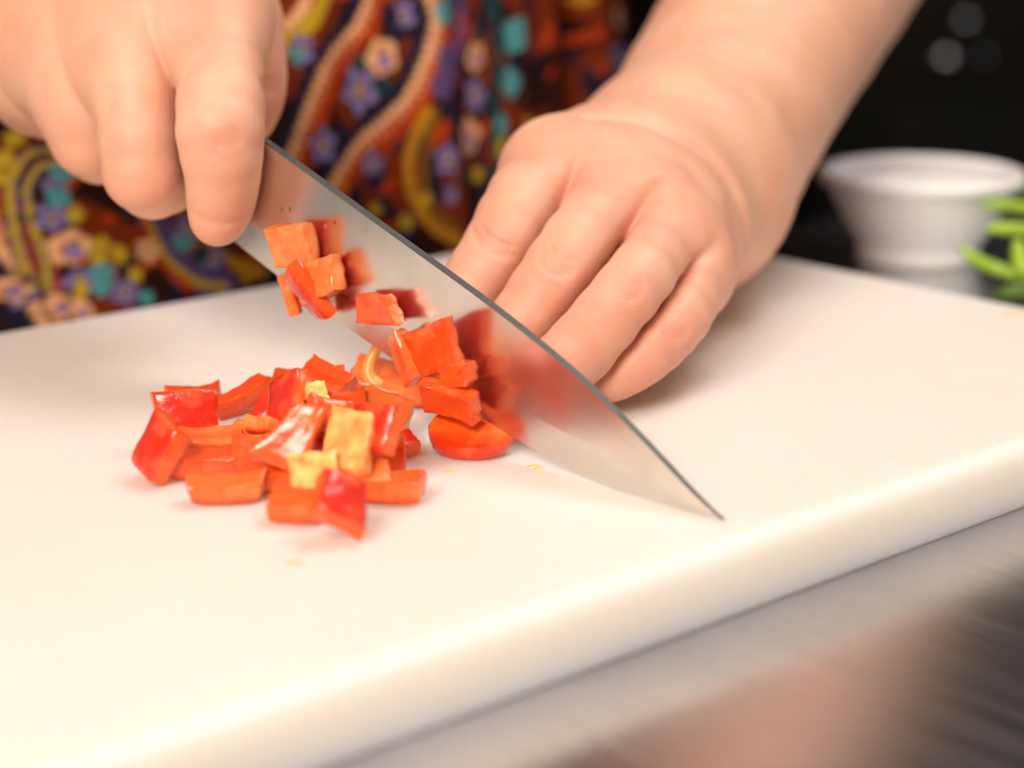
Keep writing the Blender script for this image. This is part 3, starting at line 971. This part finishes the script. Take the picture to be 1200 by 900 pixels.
# ------------------------------------------------------------------ diced pepper
SKINC, SUB, FLESH, INNER, PALE = srgb(222, 42, 10), srgb(238, 74, 14), srgb(247, 116, 36), srgb(241, 80, 22), srgb(250, 206, 120)
RIPE = srgb(226, 52, 14)
def pepper_mesh(w, l, t, bend=0.25, skew=0.15, skin_up=True, pale=0.0, seed=0, taper=0.0):
    """a diced bit of pepper wall: skin on one face, flesh on the other, curved like the fruit"""
    rg = np.random.default_rng(seed)
    ripe = rg.uniform(0, 0.55) * (1 - min(1, pale * 1.5))
    n = 8
    g = np.linspace(-1, 1, n)
    cs = np.array([[-1, -1], [1, -1], [1, 1], [-1, 1]], float) + rg.uniform(-skew, skew, (4, 2))
    cs[2:, 0] *= (1 - taper)
    lay = [(0.0, 0.90), (0.08, 0.985), (0.35, 1.0), (0.7, 0.99), (0.93, 0.96), (1.0, 0.86)]
    vs, cl = [], []
    idx = {}
    def put(a, b, h, ins, k):
        s, q = (a + 1) / 2, (b + 1) / 2
        p = cs[0] * (1 - s) * (1 - q) + cs[1] * s * (1 - q) + cs[2] * s * q + cs[3] * (1 - s) * q
        x, y = p * ins
        nz = mnoise.noise(Vector((a * 1.3 + seed, b * 1.3, h * 2.0)))
        nz2 = mnoise.noise(Vector((a * 2.2, b * 2.2 + seed, h + 9)))
        z = (h - 0.5) * t * (1 + 0.20 * nz) + bend * w * 0.5 * (-(x * x)) + 0.08 * t * nz2
        z += bend * 0.3 * l * 0.5 * (-(y * y))
        vs.append([x * w / 2 + 0.0006 * nz2, y * l / 2 + 0.0006 * nz, z if skin_up else -z])
        hh = 1 - h                                        # 0 at skin
        if hh < 0.06: c = SKINC
        elif hh < 0.3: c = SKINC * 0.35 + SUB * 0.65
        elif hh < 0.8: c = FLESH * 0.75 + SUB * 0.25
        else: c = INNER * (0.6 + 0.4 * nz) + FLESH * (0.4 - 0.4 * nz)
        if pale and hh > 0.3:
            f = min(1, max(0, pale * (0.95 + 0.9 * nz2 + 0.5 * nz + 0.18 * math.sin(a * 7 + b * 2))))
            c = c * (1 - f) + PALE * f
        c0 = c
        if hh >= 0.06: c = c * (1 - ripe) + RIPE * ripe
        if pale and hh > 0.3: c = c * 0.5 + c0 * 0.5
        cl.append(np.clip(c, 0, 1))
        return len(vs) - 1
    for k in (0, len(lay) - 1):
        h, ins = lay[k]
        for i, a in enumerate(g):
            for j, b in enumerate(g):
                idx[(k, i, j)] = put(a, b, h, ins, k)
    per = [(i, 0) for i in range(n)] + [(n - 1, j) for j in range(1, n)] + [(i, n - 1) for i in range(n - 2, -1, -1)] + [(0, j) for j in range(n - 2, 0, -1)]
    for k in range(1, len(lay) - 1):
        h, ins = lay[k]
        for i, j in per:
            idx[(k, i, j)] = put(g[i], g[j], h, ins, k)
    fs = []
    for i in range(n - 1):
        for j in range(n - 1):
            fs.append((idx[(0, i, j)], idx[(0, i, j + 1)], idx[(0, i + 1, j + 1)], idx[(0, i + 1, j)]))
            kt = len(lay) - 1
            fs.append((idx[(kt, i, j)], idx[(kt, i + 1, j)], idx[(kt, i + 1, j + 1)], idx[(kt, i, j + 1)]))
    m = len(per)
    for k in range(len(lay) - 1):
        for q in range(m):
            a, b = per[q], per[(q + 1) % m]
            fs.append((idx[(k, *a)], idx[(k, *b)], idx[(k + 1, *b)], idx[(k + 1, *a)]))
    me = mesh_from('pepper_piece', vs, fs)
    fix_normals(me)
    me.polygons.foreach_set('use_smooth', [True] * len(me.polygons))
    me.set_sharp_from_angle(angle=math.radians(48))
    set_col(me, np.array(cl))
    return me
pid = [0]
def pepper(px, py, zb, rot, dim, label, skin_up=True, pale=0.0, bend=0.14, skew=0.18, taper=0.0, group='diced red pepper on the board'):
    """zb: height of the lowest point above the board; rot: degrees; dim: millimetres"""
    pid[0] += 1
    w, l, t = [v / 1000 * 0.86 for v in dim]
    me = pepper_mesh(w, l, t, bend, skew, skin_up, pale, 10 + pid[0], taper)
    Rm = Euler([math.radians(v) for v in rot], 'XYZ').to_matrix()
    co = np.zeros(len(me.vertices) * 3, np.float32); me.vertices.foreach_get('co', co); co = co.reshape(-1, 3)
    zz = (co @ np.array(Rm).T)[:, 2]
    zc = zb / 1000 - zz.min()
    o = link('pepper_piece', me, M_PEPPER)
    o.location = Vector(on_z(px, py, zc))
    o.rotation_euler = Rm.to_euler()
    tag(o, label, 'pepper piece', group)
    return o

G = 'loose heap of diced red pepper'
pepper(185, 524, 0, (62, 8, -52), (13, 15, 6), 'red pepper square tipped up, skin outward, at the heap end farthest from the knife', group=G)
pepper(222, 492, 0, (72, 0, 14), (18, 15, 6), 'large red pepper block standing on edge with its flat red skin face showing', group=G, bend=.08)
pepper(227, 467, 0, (6, -4, 8), (15, 8, 5), 'small flat orange pepper bit behind the big standing red block', False, group=G)
pepper(282, 468, 0, (10, -14, 40), (19, 6, 6), 'long rounded pepper stick lying apart behind the heap', False, group=G, bend=.1)
pepper(315, 487, 0, (50, 20, -25), (10, 12, 5), 'small pepper bit tucked below the shiny skin-faced square', group=G)
pepper(246, 520, 2, (6, 4, 8), (20, 11, 5), 'wet orange pepper bit with a rough inner face, beside the standing red block', False, .12, group=G)
pepper(240, 545, 0, (8, 0, 8), (18, 7, 6), 'orange pepper bar in front of the rough-faced bit', False, group=G, bend=.1)
pepper(303, 535, 0, (32, 0, 3), (15, 11, 6), 'pepper block with a bright red upper edge and wet orange side', False, group=G, bend=.1)
pepper(264, 574, 0, (14, 0, 8), (21, 7, 5), 'pepper wedge with a rounded red skin underside, outermost of the heap', False, .1, group=G)
pepper(321, 559, 0, (12, 0, 18), (12, 8, 6), 'small blunt pepper cube between the wedge and the pale yellow piece', False, group=G)
pepper(324, 505, 3, (-12, 20, 40), (13, 9, 5), 'yellow-orange pepper sliver under the upright triangular piece', False, .35, group=G)
pepper(347, 509, 4, (66, 26, -18), (14, 18, 6), 'triangular orange pepper piece standing upright in the middle of the heap', False, taper=.5, group=G)
pepper(376, 512, 3, (28, 8, 20), (16, 13, 6), 'wet red pepper chunk in the middle of the heap beside the triangular piece', False, group=G)
pepper(333, 468, 6, (58, -30, -40), (13, 14, 4), 'pepper square with glossy reflecting red skin tilted on the top of the heap', group=G, bend=.1)
pepper(355, 464, 8, (66, 10, -36), (16, 7, 5), 'dark red pepper strip on edge beside the shiny square', group=G, bend=.1)
pepper(364, 450, 4, (12, -4, -6), (20, 9, 5), 'flat orange-red pepper piece at the rear of the heap', False, group=G)
pepper(386, 446, 5, (34, 14, -34), (15, 9, 5), 'pepper bit with a raised corner leaning on the flat rear piece', False, group=G)
pepper(397, 478, 6, (14, 6, 12), (17, 11, 5), 'orange pepper slice lying across the rear of the heap', False, group=G)
pepper(450, 484, 2, (12, 14, -24), (24, 14, 6), 'broad orange pepper slab with a pointed red end facing the knife', False, .15, group=G, taper=.35)
pepper(435, 503, 6, (58, -8, -38), (14, 14, 5), 'dark red pepper piece slanting over the broad slab', group=G)
pepper(414, 523, 5, (40, -8, -16), (12, 19, 6), 'pepper piece with a broad pale ribbed pith face in the heap', False, .62, group=G, bend=.1)
pepper(367, 560, 2, (38, -4, 10), (12, 11, 7), 'pale yellow pith cube at the near side of the heap', False, .85, group=G, bend=.1, skew=.1)
pepper(452, 536, 0, (56, 0, 10), (11, 11, 6), 'small orange pepper block under the ribbed pith piece, towards the knife', False, group=G)
pepper(347, 592, 0, (22, 2, -8), (15, 8, 6), 'orange pepper bar lying below the pale yellow cube', False, group=G, bend=.08)
pepper(399, 586, 0, (44, 24, 18), (13, 13, 6), 'pepper piece with a bright red face turned up beside the low orange bar', group=G, bend=.1)
pepper(454, 573, 0, (12, 0, -8), (19, 8, 6), 'glistening red pepper wedge at the knife side of the heap', False, group=G)
pepper(420, 561, 1, (20, 6, 10), (15, 9, 6), 'pinkish wet pepper bit wedged below the ribbed pith piece', False, .25, group=G)
pepper(470, 520, 0, (30, 0, 30), (9, 7, 5), 'small dark red pepper corner poking out under the broad slab', group=G)
pepper(386, 492, 7, (48, 14, 24), (11, 11, 5), 'wet red pepper chip lying over the middle of the heap', False, group=G)
pepper(296, 508, 2, (20, -10, -30), (12, 7, 5), 'narrow orange pepper sliver between the rough-faced bit and the triangular piece', False, .2, group=G)
pepper(402, 505, 6, (40, -20, 10), (10, 12, 5), 'red pepper chip behind the ribbed pith piece', False, group=G)
sd = pepper(368, 461, 13, (20, 10, 20), (6, 7, 3), 'tiny cream-white pepper seed lump on top of the heap', False, 1.0, group=G)
# the piece with a thin curl beside the blade
cp = pepper(460, 451, 0, (24, 6, -14), (22, 13, 7), 'pepper piece with a thin curled strand rising from it, beside the blade', False, .15, group=G)
cb = np.array(cp.location)
cdp = float(np.linalg.norm(cb - np.array([0, 0, CAM_H]))) - 0.004
cv = spline([P(446, 456, cdp), P(433, 443, cdp), P(433, 427, cdp), P(440, 411, cdp), P(447, 396, cdp + .002)], 16)
tl = tube('curled_strand', cv, [0.0026 - 0.0016 * i / 16 for i in range(17)], 8, M_STRAND, cp)
bpy.context.view_layer.update()
tl.matrix_parent_inverse = cp.matrix_world.inverted()

# pieces clinging to the blade
BR = Matrix((tuple(E1), tuple(E2), tuple(E3))).transposed()       # columns: along blade, up, out
def clinging(px, py, off, rot, dim, label, skin_up=False, pale=0.0, bend=0.12, skew=0.18, taper=0.0):
    pid[0] += 1
    w, l, t = [v / 1000 * 0.80 for v in dim]
    me = pepper_mesh(w, l, t, bend, skew, skin_up, pale, 50 + pid[0], taper)
    Rm = BR @ Euler([math.radians(v) for v in rot], 'XYZ').to_matrix()
    co = np.zeros(len(me.vertices) * 3, np.float32); me.vertices.foreach_get('co', co); co = co.reshape(-1, 3)
    w_ = (co @ np.array(Rm).T) @ E3
    o = link('pepper_piece', me, M_PEPPER)
    o.location = Vector(blade_pt(px, py, 0.0014 + off / 1000 - w_.min()))
    o.rotation_euler = Rm.to_euler()
    return tag(o, label, 'pepper piece', 'diced red pepper stuck to the blade')
clinging(345, 287, 0, (8, 14, 20), (15, 14, 7), 'orange pepper cube highest up the blade, by the index finger', False, .28)
clinging(378, 327, 0, (-6, 8, 36), (16, 13, 7), 'orange pepper cube stuck to the blade just below the highest one', False, .2)
clinging(361, 345, 0, (26, -20, 34), (9, 19, 5), 'red pepper strip with its skin outward under the two upper cubes on the blade', True)
clinging(341, 345, 0, (10, -40, 24), (8, 13, 4), 'small orange pepper bit peeking out below the upper cubes on the blade', False, .15)
clinging(446, 361, 0, (6, -8, 22), (23, 10, 5), 'single wet pepper piece alone in the middle of the blade', False, taper=.3)
clinging(512, 408, 2, (10, 6, 34), (18, 15, 5), 'large wet red pepper cube stuck low on the blade above the board', False)
clinging(478, 420, 0, (0, -20, 46), (10, 16, 5), 'upright pepper strip beside the large cube on the blade, towards the heap', False, .1)
clinging(537, 438, 1, (6, 10, 26), (11, 8, 7), 'tiny orange pepper cube under the large one on the blade', False)
clinging(533, 467, 1, (20, 10, 8), (17, 10, 6), 'pepper chunk against the blade edge just above the flat crescent slice', False)
# crescent slice on the board against the blade
def crescent(px, py, w, l, t, yaw, tilt):
    n = 20
    up, cl, fs = [], [], []
    lays = [(0, .93), (.25, 1), (.75, 1), (1, .94)]
    for h, ins in lays:
        for i in range(n):
            a = math.pi * 2 * i / n
            x = math.cos(a); y = math.sin(a)
            y = y * 0.95 if y < 0 else y * 0.38 + 0.10 * math.cos(a * 3)
            up.append((x * ins * w / 2, y * ins * l / 2, (h - .5) * t + 0.0005 * math.sin(3 * a)))
            cl.append(SKINC * .6 + SUB * .4 if (h < .3 or y < -.55) else SUB * .5 + FLESH * .5)
    for k in range(3):
        for i in range(n):
            fs.append((k * n + i, k * n + (i + 1) % n, (k + 1) * n + (i + 1) % n, (k + 1) * n + i))
    for k, h in ((0, 0.0), (3, 1.0)):
        up.append((0, -l * .12, (h - .5) * t - (0.0006 if h else 0))); cl.append(INNER * .6 + FLESH * .4)
        c = len(up) - 1
        for i in range(n):
            fs.append((k * n + i, k * n + (i + 1) % n, c))
    me = mesh_from('pepper_piece', up, fs)
    fix_normals(me)
    me.polygons.foreach_set('use_smooth', [True] * len(me.polygons))
    me.set_sharp_from_angle(angle=math.radians(45))
    set_col(me, np.array(cl))
    Rm = Euler((math.radians(tilt), 0, math.radians(yaw)), 'XYZ').to_matrix()
    zz = [(Rm @ v.co).z for v in me.vertices]
    o = link('pepper_piece', me, M_PEPPER)
    o.location = Vector(on_z(px, py, -min(zz)))
    o.rotation_euler = Rm.to_euler()
    return tag(o, 'flat crescent slice of red pepper on the board touching the blade edge', 'pepper piece', G)
crescent(554, 503, 0.0215, 0.0215, 0.0040, -13, 24)

# juice flecks on the board
for px, py, r, where in [(625, 547, .0011, 'below the blade edge'), (632, 549, .0008, 'below the blade edge'), (716, 462, .0012, 'under the little finger'), (1190, 367, .0018, 'at the board edge near the green stalks'),
                         (345, 660, .0012, 'alone in front of the heap'), (526, 553, .0008, 'between the heap and the crescent slice'), (484, 559, .0007, 'beside the glistening wedge')]:
    p = on_z(px, py, 0)
    o = lathe('pepper_fleck', [(r, 0), (r * .9, r * .2), (r * .5, r * .35), (0.00005, r * .4)], 10, M_FLECK)
    o.location = p; o.scale = (1.5, 0.9, 1)
    tag(o, 'tiny orange fleck of pepper on the board ' + where, 'fleck', 'flecks of pepper on the board')
